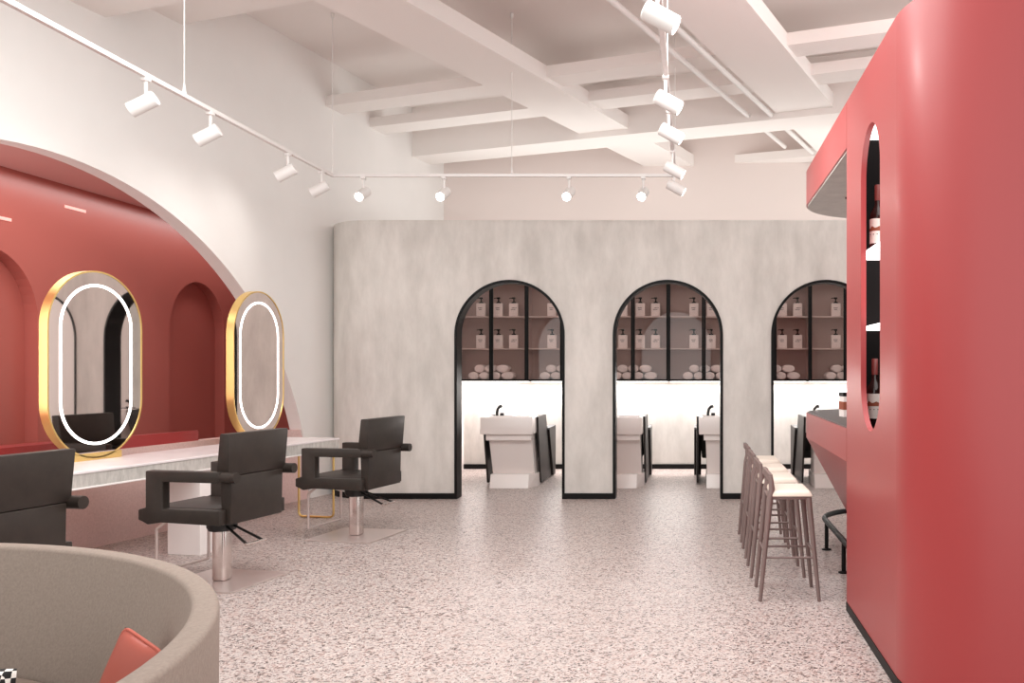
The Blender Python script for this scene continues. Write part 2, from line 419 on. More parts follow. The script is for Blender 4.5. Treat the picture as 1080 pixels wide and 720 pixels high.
tp = [(RX, RY1), (RX, YC)]+[(RX+RCR+RCR*math.cos(PI+PI/2*i/K), YC+RCR*math.sin(PI+PI/2*i/K)) for i in range(1, K+1)]+[(5.0, YC-RCR), (5.0, RY1)]
bm.faces.new([bm.verts.new((x, y, RT)) for x, y in tp])
clean(bm); struct('wall_red', bm, M['red'], smooth=True, angle=30)
bm = NB()
pth = [(RX-.004, RY1), (RX-.004, YC)]+[(RX+RCR+(RCR+.004)*math.cos(PI+PI/2*i/K), YC+(RCR+.004)*math.sin(PI+PI/2*i/K)) for i in range(1, K+1)]+[(5.0, YC-RCR-.004)]
for p, q in zip(pth, pth[1:]): bm.faces.new([bm.verts.new((v[0], v[1], z)) for v, z in ((p, 0), (q, 0), (q, .054), (p, .054))])
for p, q in zip(pth, pth[1:]): bm.faces.new([bm.verts.new(v) for v in ((p[0], p[1], .054), (q[0], q[1], .054), (q[0]+.006, q[1]+.004, .054), (p[0]+.006, p[1]+.004, .054))])
struct('baseboard_red', clean(bm), M['black'])

# lit display niche behind the capsule
nx0, nx1, ny0, ny1 = RX+.035, 1.42, 4.30, 5.63
nt_ = thing('display_niche', 'tall capsule-shaped black display niche set in the red wall', 'display niche', (nx0, c0, 1.10))
def rel(bm, o): bmesh.ops.translate(bm, verts=bm.verts[:], vec=-Vector(o.location)); return bm
bm = NB(); box(bm, nx1, nx1+.02, ny0, ny1, 1.10, 2.92); box(bm, nx0, nx1, ny1, ny1+.02, 1.10, 2.92); box(bm, nx0, nx1, ny0-.02, ny0, 1.10, 2.92); box(bm, nx0, nx1, ny0, ny1, 1.10, 1.15)
obj('lining', rel(bm, nt_), M['inner'], nt_)
bm = NB(); box(bm, nx0, nx1, ny0, ny1, 2.905, 2.92); obj('light_panel', rel(bm, nt_), M['nichelit'], nt_)['label'] = 'glowing white top panel'
for z in (2.165, 1.73):
    bm = NB(); box(bm, nx0+.01, nx1, ny0, ny1, z, z+.012); sh = obj('shelf', rel(bm, nt_), M['nichelit'], nt_)
    sh['label'] = 'white shelf lit from within'
# bottles of liquor
def liquor(loc, label):
    t = thing('liquor_bottle', label, 'bottle', loc, math.radians(200), 'bottles in the red wall niche')
    bm = NB(); lathe(bm, [(.0, 0), (.044, 0), (.047, .006), (.047, .215), (.043, .235), (.028, .262), (.018, .285), (.016, .37), (.0, .37)], 28); obj('bottle_body', bm, M['wine'], t, True)
    bm = NB(); lathe(bm, [(.0, .31), (.019, .31), (.019, .40), (.016, .404), (0, .404)], 24); obj('cap', bm, M['foil'], t, True)
    def band(name, z0, z1, m, r=.0478):
        bm = NB()
        for i in range(20):
            a0 = -PI*.78+2*PI*.78*i/20; a1 = -PI*.78+2*PI*.78*(i+1)/20
            bm.faces.new([bm.verts.new((r*math.cos(a), r*math.sin(a), z)) for a, z in ((a0, z0), (a1, z0), (a1, z1), (a0, z1))])
        return obj(name, clean(bm), m, t, True)
    band('paper_label', .055, .20, M['paper'])
    bm = NB()
    for i in range(40):          # a printed hill line across the label
        a0 = -PI*.7+1.4*PI*i/40; a1 = -PI*.7+1.4*PI*(i+1)/40; h = lambda a: .145+.008*abs(math.sin(a*3.1))+.006*math.sin(a*7)
        bm.faces.new([bm.verts.new((.0484*math.cos(a), .0484*math.sin(a), z)) for a, z in ((a0, .127), (a1, .127), (a1, h(a1)), (a0, h(a0)))])
    obj('label_print', clean(bm), M['crest'], t)
    bm = NB()
    for i in range(9):
        a = -PI*.6+1.2*PI*i/8
        cyl(bm, (.0479*math.cos(a), .0479*math.sin(a), .108), (.0489*math.cos(a), .0489*math.sin(a), .108), .0035, seg=6)
    obj('lettering', bm, M['ink'], t)
    return t
lb = liquor((1.098, 5.40, 2.178), 'brown liquor bottle with cream label on the upper niche shelf')
dup(lb, (1.072, 5.36, 1.151), math.radians(200), 'brown liquor bottle with cream label on the niche floor')

# ------------------------------------------------------------------ bar counter and canopy (same rounded plan)
def bar_plan(off):
    r = .7-off
    pts = [(RX+off, RY1+.008)]+[(1.658-r*math.cos(PI/2*i/16), 7.62+r*math.sin(PI/2*i/16)) for i in range(17)]+[(3.4, 7.62+r), (3.4, RY1+.008)]
    return pts
def loft(bm, layers):
    rings = [[bm.verts.new((x, y, z)) for x, y in bar_plan(o)] for o, z in layers]
    for a, b in zip(rings, rings[1:]):
        for i in range(len(a)): bm.faces.new((a[i], a[(i+1) % len(a)], b[(i+1) % len(a)], b[i]))
    bm.faces.new(rings[0][::-1]); bm.faces.new(rings[-1])
bar = thing('bar_counter', 'red bar counter with inward sloping front and dark stone top', 'bar counter', (2.2, 6.8, 0))
bm = NB(); loft(bm, [(.5, 0), (0, .92), (0, 1.122)]); obj('front_panel', rel(bm, bar), M['red'], bar, True, 20)
bm = NB(); loft(bm, [(.012, 1.1222), (.012, 1.132)]); obj('worktop', rel(bm, bar), M['darktop'], bar)['label'] = 'dark grey stone top'
can = thing('bar_canopy', 'red rounded canopy hanging over the bar with grey underside', 'canopy', (2.2, 6.8, 2.855))
bm = NB(); loft(bm, [(0, 2.865), (0, RT)]); obj('fascia', rel(bm, can), M['red'], can, True, 20)
bm = NB(); loft(bm, [(.012, 2.855), (.012, 2.8648)]); obj('soffit', rel(bm, can), M['greysof'], can)['label'] = 'grey cement underside'
bm = NB(); lathe(bm, [(.0, 2.850), (.03, 2.850), (.045, 2.846), (.045, 2.8548), (0, 2.8548)], 20, 1.26, 7.25); obj('downlight', rel(bm, can), M['black'], can, True)
# carton on the bar
cart = thing('carton', 'small white carton with brown band and black lid on the bar', 'box', (1.19, 6.9, 1.1325), .1)
bm = NB(); box(bm, -.065, .065, -.065, .065, 0, .155, .004); obj('carton_body', bm, M['card'], cart)
bm = NB(); box(bm, -.0665, .0665, -.0665, .0665, .055, .115); obj('band', bm, M['crest'], cart)
bm = NB(); box(bm, -.067, .067, -.067, .067, .155, .185, .004); obj('lid', bm, M['black'], cart)
# foot rail
fr = thing('foot_rail', 'black tubular foot rail on posts below the red bar', 'foot rail', (1.11, 6.7, 0))
pts = [(1.11, 5.75, .235)]+[(1.11, 7.0, .235)]+[(1.658-.548*math.cos(a), 7.62+.548*math.sin(a), .235) for a in [PI/2*i/12 for i in range(13)]]+[(1.9, 8.168, .235)]
bm = NB(); tube(bm, pts, .022, 12); obj('rail', rel(bm, fr), M['black'], fr, True)
for x, y in ((1.11, 6.69), (1.11, 7.54)):
    bm = NB(); cyl(bm, (x, y, 0), (x, y, .235), .016, seg=12); pst = obj('post', rel(bm, fr), M['black'], fr, True)
    bm = NB(); lathe(bm, [(.0, 0), (.04, 0), (.04, .008), (.02, .014), (0, .014)], 20, x, y); obj('flange', rel(bm, fr), M['black'], pst, True)

# ------------------------------------------------------------------ vanity counter along the white wall
vc = thing('vanity_counter', 'long pale marble styling counter under the oval mirrors', 'counter', tuple(PW(7.0, .77, 0)), THW)
# local: x along the wall, y toward the wall (left of x), so n = .77 - y
def LV(s, n): return (s-7.0, .77-n)
S0, S1 = 4.6, 9.565
bm = NB(); box(bm, S0-7, S1-7, .77-1.10, .77-.444, .782, .80, .003); obj('worktop', bm, M['marble'], vc)
bm = NB(); box(bm, S0-7, S1-7-.004, .77-1.094, .77-.45, .690, .782); obj('apron', bm, M['speckle'], vc)['label'] = 'speckled grey stone front'
bm = NB(); box(bm, S0-7, S1-7, .77-1.10, .77-.444, .678, .690, .002); obj('bottom_edge', bm, M['wlac'], vc)
bm = NB(); box(bm, 7.65-7, 8.0-7, .77-1.08, .77-.78, 0.0, .678, .004); obj('pedestal', bm, M['wlac'], vc)['label'] = 'white block support'
bm = NB(); box(bm, 5.7-7, 6.05-7, .77-1.08, .77-.78, 0.0, .678, .004); obj('pedestal', bm, M['wlac'], vc)['label'] = 'white block support'
bm = NB()
y0, y1 = .77-1.075, .77-.69
tube(bm, fillet([(2.5, (y0+y1)/2, .674), (2.5, y0, .674), (2.5, y0, .012), (2.5, y1, .012), (2.5, y1, .674), (2.5, (y0+y1)/2, .674)], .05), .011, 10)
obj('leg', bm, M['gold'], vc, True)['label'] = 'gold rod loop leg'

# ------------------------------------------------------------------ capsule mirrors
def capsule(r, hs, seg=28):
    return [(r*math.cos(PI*i/seg), hs+r*math.sin(PI*i/seg)) for i in range(seg+1)]+[(r*math.cos(PI+PI*i/seg), -hs+r*math.sin(PI+PI*i/seg)) for i in range(seg+1)]
def ring(bm, ro, ri, hs, y0, y1):
    a, b = capsule(ro, hs), capsule(ri, hs); n = len(a)
    A0, A1 = [bm.verts.new((x, y0, z)) for x, z in a], [bm.verts.new((x, y1, z)) for x, z in a]
    B0, B1 = [bm.verts.new((x, y0, z)) for x, z in b], [bm.verts.new((x, y1, z)) for x, z in b]
    for i in range(n):
        j = (i+1) % n
        for q in ((A0[i], A0[j], A1[j], A1[i]), (B0[i], B0[j], B1[j], B1[i]), (A0[i], A0[j], B0[j], B0[i]), (A1[i], A1[j], B1[j], B1[i])): bm.faces.new(q)
def vanity_mirror(s, label):
    t = thing('vanity_mirror', label, 'mirror', tuple(PW(s, .533, .8002)), THW, 'capsule mirrors on the counter')
    R, HS, zc = .435, .28, .715+.012
    sh = Matrix.Translation((0, 0, zc))
    bm = NB(); ring(bm, R, R-.012, HS, -.0, .074); bm.transform(sh); obj('frame', bm, M['gold'], t, True, 30)
    bm = NB(); prism(bm, capsule(R-.012, HS), lambda p: (p[0], .066, p[1]), lambda p: (p[0], .072, p[1])); bm.transform(sh); obj('back_plate', bm, M['gold'], t)
    bm = NB(); prism(bm, capsule(R-.0125, HS), lambda p: (p[0], .004, p[1]), lambda p: (p[0], .03, p[1])); bm.transform(sh); obj('mirror_glass', bm, M['mirror'], t)
    bm = NB(); ring(bm, R-.102, R-.121, HS, .0005, .0038); bm.transform(sh); obj('light_ring', bm, M['led'], t)['label'] = 'glowing white light ring'
    bm = NB(); box(bm, -.23, .23, -.0, .12, 0, .055, .003); obj('base', bm, M['gold'], t)
    return t
vm = vanity_mirror(7.23, 'gold rimmed capsule mirror with light ring, beside the middle styling chair')
dup(vm, tuple(PW(9.12, .533, .8002)), THW+math.radians(6), 'gold rimmed capsule mirror with light ring, at the counter end by the concrete wall')

# ------------------------------------------------------------------ styling chairs
THC = math.atan2(.9811, .1936)
def styling_chair(loc, label):
    t = thing('styling_chair', label, 'salon chair', loc, THC, 'charcoal styling chairs along the counter')
    bm = NB(); box(bm, -.315, .315, -.315, .315, 0, .012, .003); obj('base_plate', bm, M['plate'], t)
    bm = NB(); box(bm, -.048, .048, -.048, .048, .012, .37, .012, 3); obj('column', bm, M['chrome'], t, True)
    bm = NB(); lathe(bm, [(0, .36), (.085, .36), (.10, .385), (.10, .42), (.15, .43), (.15, .452), (0, .452)], 24); obj('collar', bm, M['rubber'], t, True)
    bm = NB(); box(bm, -.272, .272, -.21, .37, .452, .555, .018, 3); obj('seat', bm, M['leather'], t, True)
    b = obj('backrest', backrest_bm(), M['leather'], t, True)
    for sx in (-1, 1):
        bm = NB(); x0, x1 = sorted((sx*.272, sx*.345))
        pr = [(-.25, .808), (.315, .808), (.315, .56), (.372, .545), (.372, .475), (.335, .462), (.30, .445), (.20, .462), (-.25, .452), (-.25, .552), (.185, .552), (.185, .735), (-.25, .735)]
        prism(bm, pr, lambda p: (x0, p[0], p[1]), lambda p: (x1, p[0], p[1]))
        bmesh.ops.recalc_face_normals(bm, faces=bm.faces[:]); bmesh.ops.bevel(bm, geom=bm.edges[:], offset=.008, segments=2, profile=.5, affect='EDGES')
        cyl(bm, ((x0+x1)/2, -.20, .771), ((x0+x1)/2, -.355, .771), .036, seg=20)
        obj('armrest', bm, M['leather'], t, True)
    bm = NB(); tube(bm, fillet([(-.25, .24, .452), (-.25, .31, .40), (-.25, .31, .10), (.25, .31, .10), (.25, .31, .40), (.25, .24, .452)], .012, 3), .011, 10)
    obj('footrest', bm, M['plate'], t, True)['label'] = 'thin steel loop footrest'
    bm = NB()
    for x0, x1 in ((-.03, -.36), (.03, -.20)): tube(bm, [(x0, -.05, .40), (x1, -.47, .345)], .009, 8)
    pv = obj('pump_lever', bm, M['rubber'], t, True)
    bm = NB(); tube(bm, [(-.375, -.47, .345), (-.185, -.475, .345)], .010, 8); obj('pedal', bm, M['chrome'], pv, True)
    return t
def backrest_bm():
    bm = NB()
    hexa(bm, [(-.272, -.21, .45), (.272, -.21, .45), (.272, -.28, .45), (-.272, -.28, .45)], [(-.272, -.20, .775), (.272, -.20, .775), (.272, -.287, .775), (-.272, -.287, .775)], .008)
    hexa(bm, [(-.30, -.19, .777), (.30, -.19, .777), (.30, -.287, .777), (-.30, -.287, .777)], [(-.315, -.23, 1.062), (.315, -.23, 1.062), (.315, -.302, 1.062), (-.315, -.302, 1.062)], .008)
    return bm
ch = styling_chair((-3.31, 6.43, 0), 'charcoal leather styling chair facing the capsule mirrors, in the middle of the row')
dup(ch, (-3.0, 8.16, 0), THC, 'charcoal leather styling chair beside the concrete wall and gold leg')
dup(ch, (-3.71, 4.72, 0), THC, 'charcoal leather styling chair partly hidden behind the round beige sofa')

# ------------------------------------------------------------------ bar stools
def bar_stool(loc, label):
    t = thing('bar_stool', label, 'bar stool', loc, 0, 'bar stools in a row at the red bar')
    feet = {('l', 'n'): (-.19, -.195), ('l', 'f'): (-.19, .195), ('r', 'n'): (.19, -.195), ('r', 'f'): (.19, .195)}
    def at(k, z):
        x, y = feet[k]; q = z/.66; return (x+(-.125-x)*q if k[0] == 'l' else x+(.125-x)*q, y*(1-.10*q), z)
    for k in feet:
        bm = NB()
        if k[0] == 'r': cyl(bm, at(k, 0), at(k, .665), .012, .019, 14)
        else:
            top = at(k, .665); y = top[1]
            tube(bm, [at(k, 0), at(k, .4), top, (top[0]+.012, y, .72), (top[0]+.004, y*.98, .80)], [.012, .017, .022, .020, .015], 14)
        obj('leg', bm, M['stoolw'], t, True)
    bm = NB(); pts = []
    for i in range(17):
        a = -1+2*i/16; pts.append((a*.172, 1-a*a))
    pv = None
    for y, b in pts:
        x = -.118-.030*b; zt = .812+.03*b; zb = .765+.035*b
        cur = [bm.verts.new((x-dx, y, z)) for dx in (-.011, .011) for z in (zb, zt)]
        if pv:
            for i, j in ((0, 1), (1, 3), (3, 2), (2, 0)): bm.faces.new((pv[i], cur[i], cur[j], pv[j]))
        else: bm.faces.new((cur[0], cur[1], cur[3], cur[2]))
        pv = cur
    bm.faces.new((pv[0], pv[1], pv[3], pv[2])); obj('backrest', bm, M['stoolw'], t, True, 50)
    bm = NB(); box(bm, -.135, .138, -.185, .185, .652, .672, .006); obj('seat_frame', bm, M['stoolw'], t, True)
    bm = NB(); hexa(bm, [(-.12, -.2, .672), (.155, -.2, .672), (.155, .2, .672), (-.12, .2, .672)], [(-.115, -.185, .712), (.13, -.185, .712), (.13, .185, .712), (-.115, .185, .712)], .012); obj('seat', bm, M['seatpad'], t, True)['label'] = 'cream padded seat'
    for a, b, z in ((('l', 'n'), ('r', 'n'), .28), (('l', 'f'), ('r', 'f'), .28), (('l', 'n'), ('l', 'f'), .31), (('r', 'n'), ('r', 'f'), .31)):
        bm = NB(); cyl(bm, at(a, z), at(b, z), .008, seg=10); obj('stretcher', bm, M['stoolw'], t, True)
    return t
st = bar_stool((.627, 6.065, 0), 'cream seated wooden bar stool at the front of the row')
for k, lab in ((1, 'cream seated wooden bar stool second from the front of the row'), (2, 'cream seated wooden bar stool third from the front of the row'), (3, 'cream seated wooden bar stool at the far end of the row, by the concrete wall')):
    dup(st, (.612, 6.065+.663*k, 0), 0, lab)

# ------------------------------------------------------------------ washroom wall cabinets
CY, CW, X0 = 13.25, 1.029, -3.433
where = ['in the cabinet behind the arch by the styling chairs', 'in the second cabinet, cut by the pier after that arch', 'in the cabinet behind the middle arch, chair side', 'in the cabinet behind the middle arch, bar side', 'in the cabinet at the start of the arch by the bar', 'in the cabinet partly hidden by the red wall']
where = ['first wall cabinet from the styling chairs', 'second wall cabinet from the styling chairs', 'third wall cabinet from the styling chairs', 'third wall cabinet from the red bar', 'second wall cabinet from the red bar', 'wall cabinet beside the red bar']
def make_cabinet(loc, label):
    t = thing('wall_cabinet', label, 'cabinet', loc, 0, 'glass fronted wall cabinets over the backwash units')
    w, d, z0, z1 = CW/2, .345, 1.307, 2.80
    bm = NB()
    box(bm, -w, w, d-.018, d, z0, z1); box(bm, -w, -w+.02, .022, d-.018, z0, z1); box(bm, w-.02, w, .022, d-.018, z0, z1)
    box(bm, -w+.02, w-.02, .022, d-.018, z1-.03, z1); box(bm, -w+.02, w-.02, .022, d-.018, z0, z0+.022)
    bmesh.ops.translate(bm, verts=bm.verts[:], vec=(0, 0, -loc[2])); obj('carcass', bm, M['cabin'], t)
    for z in (2.257, 1.79):
        bm = NB(); box(bm, -w+.02, w-.02, .035, d-.018, z-.018-loc[2], z-loc[2]); obj('shelf', bm, M['shelf'], t)
    for sx in (-1, 1):
        bm = NB(); a, b = sorted((0, sx*w)); zz0, zz1 = z0-loc[2], z1-loc[2]; f = .028
        box(bm, a+.001, a+f, -.002, .02, zz0, zz1); box(bm, b-f, b-.001, -.002, .02, zz0, zz1); box(bm, a+f, b-f, -.002, .02, zz0, zz0+.03); box(bm, a+f, b-f, -.002, .02, zz1-.06, zz1)
        dr = obj('door', bm, M['black'], t); dr['label'] = 'black framed glass door'
        bm = NB(); box(bm, a+f, b-f, .007, .012, zz0+.03, zz1-.06); obj('glass_pane', bm, M['glass'], dr)
    bm = NB(); box(bm, -w+.02, w-.02, d-.06, d-.02, z0-.012-loc[2], z0-.001-loc[2]); obj('light_strip', bm, M['led'], t)
    return t
cabs = []
for i in range(6):
    loc = (X0+CW*(i+.5), CY, 1.307); lab = 'black framed glass cabinet of soap bottles and towels, ' + where[i].replace('wall cabinet ', '')
    lab = 'black framed glass-door cabinet of soap bottles, ' + ['first from the styling chairs', 'second from the styling chairs', 'third from the styling chairs', 'third from the red bar', 'second from the red bar', 'beside the red bar'][i]
    cabs.append(make_cabinet(loc, lab) if i == 0 else dup(cabs[0], loc, 0, lab))
area('cabinet_underlight', (-.35, 13.46, 1.29), (math.radians(-14), 0, 0), 6.1, .08, 85, (1, .97, .95))

# soap bottles
def soap(loc, label, kind):
    t = thing('soap_bottle', label, 'soap bottle', loc, 0, 'white pump bottles in the wall cabinets')
    bm = NB(); box(bm, -.067, .067, -.035, .035, 0, .195, .010, 3); obj('bottle_body', bm, M['soap'], t, True)
    bm = NB(); cyl(bm, (0, 0, .195), (0, 0, .215), .035, .028, 16); cyl(bm, (0, 0, .215), (0, 0, .26), .011, seg=12); box(bm, -.024, .022, -.016, .016, .258, .282, .004)
    tube(bm, [(-.02, 0, .272), (-.06, 0, .270), (-.066, 0, .262)], .006, 8); obj('pump', bm, M['black'], t, True)
    bm = NB()
    rows = ((.125, [(-.035, .012), (-.018, .010), (-.004, .011), (.012, .009)]), (.10, [(-.028, .011), (-.012, .012), (.006, .010)])) if kind == 0 else \
           ((.125, [(-.022, .010), (-.006, .014), (.014, .008), (.030, .012)]), (.10, [(-.036, .014), (-.016, .012), (.002, .012), (.018, .008)]))
    for z, ws in rows:
        for x, w_ in ws: box(bm, x, x+w_, -.0362, -.0352, z-.006, z+.006)
    obj('lettering', bm, M['ink'], t); return t
def vis(X, Y, z0, z1, r):
    k = (YF)/Y                                      # could the camera see it through an arch?
    for c, rr in arches:
        for xx in (X-r, X, X+r):
            for z in (z0, (z0+z1)/2, z1):
                px, pz = xx*k, 1.5+(z-1.5)*k
                if abs(px-c) < rr-.045 and pz < arch_z(c, rr-.045, ZS, px) and 730+963*px/YF < 893: return True
    return False
protos = [None, None]
short = ['first cabinet from the styling chairs', 'second cabinet from the styling chairs', 'third cabinet from the styling chairs', 'third cabinet from the red bar', 'second cabinet from the red bar', 'cabinet beside the red bar']
for i in range(6):
    xs = [X0+CW*i+(o/74.8)*CW for o in (27.0, 45.3, 61.5)]
    for zi, z in enumerate((2.2572, 1.7902)):
        for k, x in enumerate(xs):
            x = x*13.43/13.25-.0; y = 13.43
            if not vis(x, y, z, z+.28, .067): continue
            lab = 'white pump bottle, %s on the %s shelf, %s' % (('first of three', 'middle of three', 'last of three')[k], ('upper', 'middle')[zi], short[i])
            kd = 1 if k == 2 else 0
            if protos[kd] is None: protos[kd] = soap((x, y, z), lab, kd)
            else: dup(protos[kd], (x, y, z), 0, lab)
# rolled towels
def towel(loc, label, w):
    bm = NB(); n = 20; a_, b_ = w/2, .056; prof = []
    for y, q in ((-.13, .0), (-.13, .62), (-.128, .86), (-.12, 1.0), (.12, 1.0), (.13, .86), (.13, 0)):
        prof.append([bm.verts.new((a_*q*math.cos(2*PI*i/n), y, b_*q*math.sin(2*PI*i/n))) for i in range(n)] if q else [bm.verts.new((0, y, 0))])
    for A, B in zip(prof, prof[1:]):
        for i in range(n):
            j = (i+1) % n
            if len(A) == 1: bm.faces.new((A[0], B[i], B[j]))
            elif len(B) == 1: bm.faces.new((A[i], B[0], A[j]))
            else: bm.faces.new((A[i], B[i], B[j], A[j]))
    o = obj('rolled_towel', bm, M['towel'], None, True, 60); o.location = loc
    return tag(o, label, 'towel', 'rolled towels in the wall cabinets')
tp0 = {}
rowsT = [('bottom row', 0, [(20.8, .150), (32.1, .150), (43.4, .150), (56.5, .19)]), ('top row', 1, [(27.2, .150), (38.4, .150), (51.0, .18)])]
for i in range(6):
    for nm, lev, lst in rowsT:
        for k, (o, w) in enumerate(lst):
            x = (X0+CW*i+(o/74.8)*CW)*13.43/13.25; y = 13.425; z = 1.3295+.057+(.1045 if lev else 0)
            if not vis(x, y, z-.05, z+.05, w/2): continue
            pos = ('first', 'second', 'third', 'last')[k] if lev == 0 else ('first', 'middle', 'last')[k]
            lab = 'rolled white towel, %s in %s, %s' % (pos, nm, short[i])
            if w not in tp0: tp0[w] = towel((x, y, z), lab, w)
            else: c = tp0[w].copy(); C.objects.link(c); c.location = (x, y, z); c['label'] = lab

# ------------------------------------------------------------------ backwash units
def backwash(loc, label):
    t = thing('backwash_unit', label, 'hair washing unit', loc, 0, 'white backwash units with black chairs')
    h = .325
    # basin: open box with a bowl
    bm = NB()
    o = [(-h, 0), (h, 0), (h, .44), (-h, .44)]; inn = [(-h+.05, .05), (h-.05, .05), (h-.05, .39), (-h+.05, .39)]; bt = [(-h+.13, .12), (h-.13, .12), (h-.13, .33), (-h+.13, .33)]
    O0 = [bm.verts.new((x, y, .677)) for x, y in o]; O1 = [bm.verts.new((x, y, .89)) for x, y in o]; I1 = [bm.verts.new((x, y, .89)) for x, y in inn]; I0 = [bm.verts.new((x, y, .73)) for x, y in bt]
    for i in range(4):
        j = (i+1) % 4
        for q in ((O0[i], O0[j], O1[j], O1[i]), (O1[i], O1[j], I1[j], I1[i]), (I1[i], I1[j], I0[j], I0[i])): bm.faces.new(q)
    bm.faces.new(I0); bm.faces.new(O0[::-1])
    bmesh.ops.bevel(bm, geom=bm.edges[:], offset=.008, segments=2, profile=.5, affect='EDGES'); obj('basin', bm, M['ceram'], t, True)
    bm = NB()
    hexa(bm, [(-h+.06, .05, .60), (h-.03, .05, .60), (h-.03, .44, .60), (-h+.06, .44, .60)], [(-h+.06, .05, .676), (h-.03, .05, .676), (h-.03, .44, .676), (-h+.06, .44, .676)], .005)
    hexa(bm, [(-h+.105, .26, .16), (h-.02, .26, .16), (h-.02, .62, .16), (-h+.105, .62, .16)], [(-h+.085, .12, .60), (h-.03, .12, .60), (h-.03, .44, .60), (-h+.085, .44, .60)], .005)
    # foot with a clipped corner
    pl = [(-h+.095, .10), (h-.075, .10), (h+.01, .32), (h+.01, .74), (-h+.095, .74)]
    prism(bm, pl, lambda p: (p[0], p[1], 0), lambda p: (p[0], p[1]+.06*(p[1] < .2), .165))
    obj('pedestal', bm, M['ceram'], t)
    bm = NB(); tube(bm, [(-.205, .42, .885), (-.205, .425, .93), (-.195, .42, .975), (-.17, .405, 1.005), (-.145, .39, 1.012)], [.019, .018, .018, .019, .022], 10)
    fc = obj('faucet', bm, M['rubber'], t, True)
    bm = NB(); box(bm, -.165, -.115, .40, .435, .888, .925, .006); obj('faucet_handle', bm, M['rubber'], fc)
    # black chair: leaning back shell, seat, arm boxes
    w = .352
    def sidep(x0, x1, poly, bev=0):
        prism(bm, poly, lambda p: (x0, p[0], p[1]), lambda p: (x1, p[0], p[1]))
    for x0, x1 in ((-w, -w+.025), (w-.025, w)):
        bm = NB(); sidep(x0, x1, [(.26, .885), (.88, .885), (1.33, .03), (.50, .02), (.30, .66)]); obj('side_panel', bm, M['blackl'], t)
    bm = NB(); hexa(bm, [(-w+.055, .80, .40), (w-.055, .80, .40), (w-.055, .93, .40), (-w+.055, .93, .40)], [(-w+.055, .62, .88), (w-.055, .62, .88), (w-.055, .74, .88), (-w+.055, .74, .88)], .01); obj('backrest', bm, M['blackl'], t)
    bm = NB(); box(bm, -w+.07, w-.07, .86, 1.50, .30, .45, .02, 3); obj('seat', bm, M['leather'], t, True)
    for x0, x1 in ((-w-.03, -w+.065), (w-.065, w+.03)):
        bm = NB(); sidep(x0, x1, [(.99, .67), (1.02, .695), (1.54, .705), (1.52, .02), (1.345, .02)]); obj('armrest', bm, M['blackl'], t)
    return t
bu = backwash((-2.30, 11.30, 0), 'white backwash basin with black chair, fully seen through the first arch by the styling chairs')
for k, lab in ((1, 'white backwash unit at the chair side of the middle arch, half hidden by the pier'), (2, 'white backwash unit at the bar side of the middle arch, faucet in view'), (3, 'white backwash unit behind the red bar, glimpsed through the arch past the stools')):
    dup(bu, (-2.30+1.355*k, 11.30, 0), 0, lab)

# ------------------------------------------------------------------ light track and spots
TZ, TXL, TXR, TY = 3.486, -3.71, -.178, 9.42
tr = thing('light_track', 'white U-shaped light track hung on thin wires below the ceiling slabs', 'light track', ((TXL+TXR)/2, TY, TZ))
hw_ = .018
for (x0, x1, y0, y1) in ((TXL-hw_, TXL+hw_, 1.5, TY+hw_), (TXL+hw_, TXR-hw_, TY-hw_, TY+hw_), (TXR-hw_, TXR+hw_, 1.5, TY+hw_)):
    bm = NB(); box(bm, x0, x1, y0, y1, TZ-.016, TZ+.016, .003); obj('rail', rel(bm, tr), M['track'], tr)
for x, y in ((TXL, 6.67), (TXL, TY), (-1.86, TY), (TXR, TY), (TXR, 6.6), (TXL, 3.9), (TXR, 3.9)):
    bm = NB(); cyl(bm, (x, y, TZ+.016), (x, y, ZC), .0045, seg=8); wr = obj('hanging_wire', rel(bm, tr), M['track'], tr, True)
    bm = NB(); cyl(bm, (x, y, TZ+.015), (x, y, TZ+.09), .016, .006, 12); obj('wire_fitting', rel(bm, tr), M['track'], wr, True)
    bm = NB(); cyl(bm, (x, y, ZC-.05), (x, y, ZC), .016, seg=12); obj('ceiling_cap', rel(bm, tr), M['track'], wr, True)
def spot(loc, d, label, arm=.14, rollx=0.0, power=14):
    t = thing('track_spotlight', label, 'spotlight', loc, 0, 'white spotlights on the ceiling track')
    d = Vector(d).normalized()
    bm = NB(); box(bm, -.022, .022, -.03, .03, -.016-.024, -.016, .003); cyl(bm, (0, 0, -.03), (0, 0, -arm), .014, .010, 12); obj('arm', bm, M['track'], t, True)
    c = Vector((0, 0, -arm-.045)); L_, R_ = .092, .052
    a = c-d*L_+d*.02; b = c+d*L_+d*.02
    bm = NB(); q = d.to_track_quat('Z', 'Y').to_matrix().to_4x4()
    lathe(bm, [(0, -L_), (R_-.006, -L_), (R_, -L_+.006), (R_, L_), (R_-.006, L_), (R_-.010, L_-.02), (0, L_-.02)], 28)
    bm.transform(Matrix.Translation(c+d*.02) @ q); hd = obj('lamp_head', bm, M['track'], t, True, 30)
    bm = NB(); lathe(bm, [(0, L_-.019), (R_-.014, L_-.019), (R_-.016, L_-.012), (0, L_-.010)], 24); bm.transform(Matrix.Translation(c+d*.02) @ q); obj('lens', bm, M['lamp'], hd, True)
    ld = bpy.data.lights.new('spot_beam', 'SPOT'); ld.energy = power; ld.spot_size = math.radians(95); ld.spot_blend = .9; ld.shadow_soft_size = .05; ld.color = (1, .95, .91)
    lo = bpy.data.objects.new('spot_beam', ld); C.objects.link(lo); lo.parent = t; lo.location = c+d*(L_+.03); lo.rotation_euler = d.to_track_quat('-Z', 'Y').to_euler()
    return t
ordl = ['first', 'second', 'third', 'fourth']
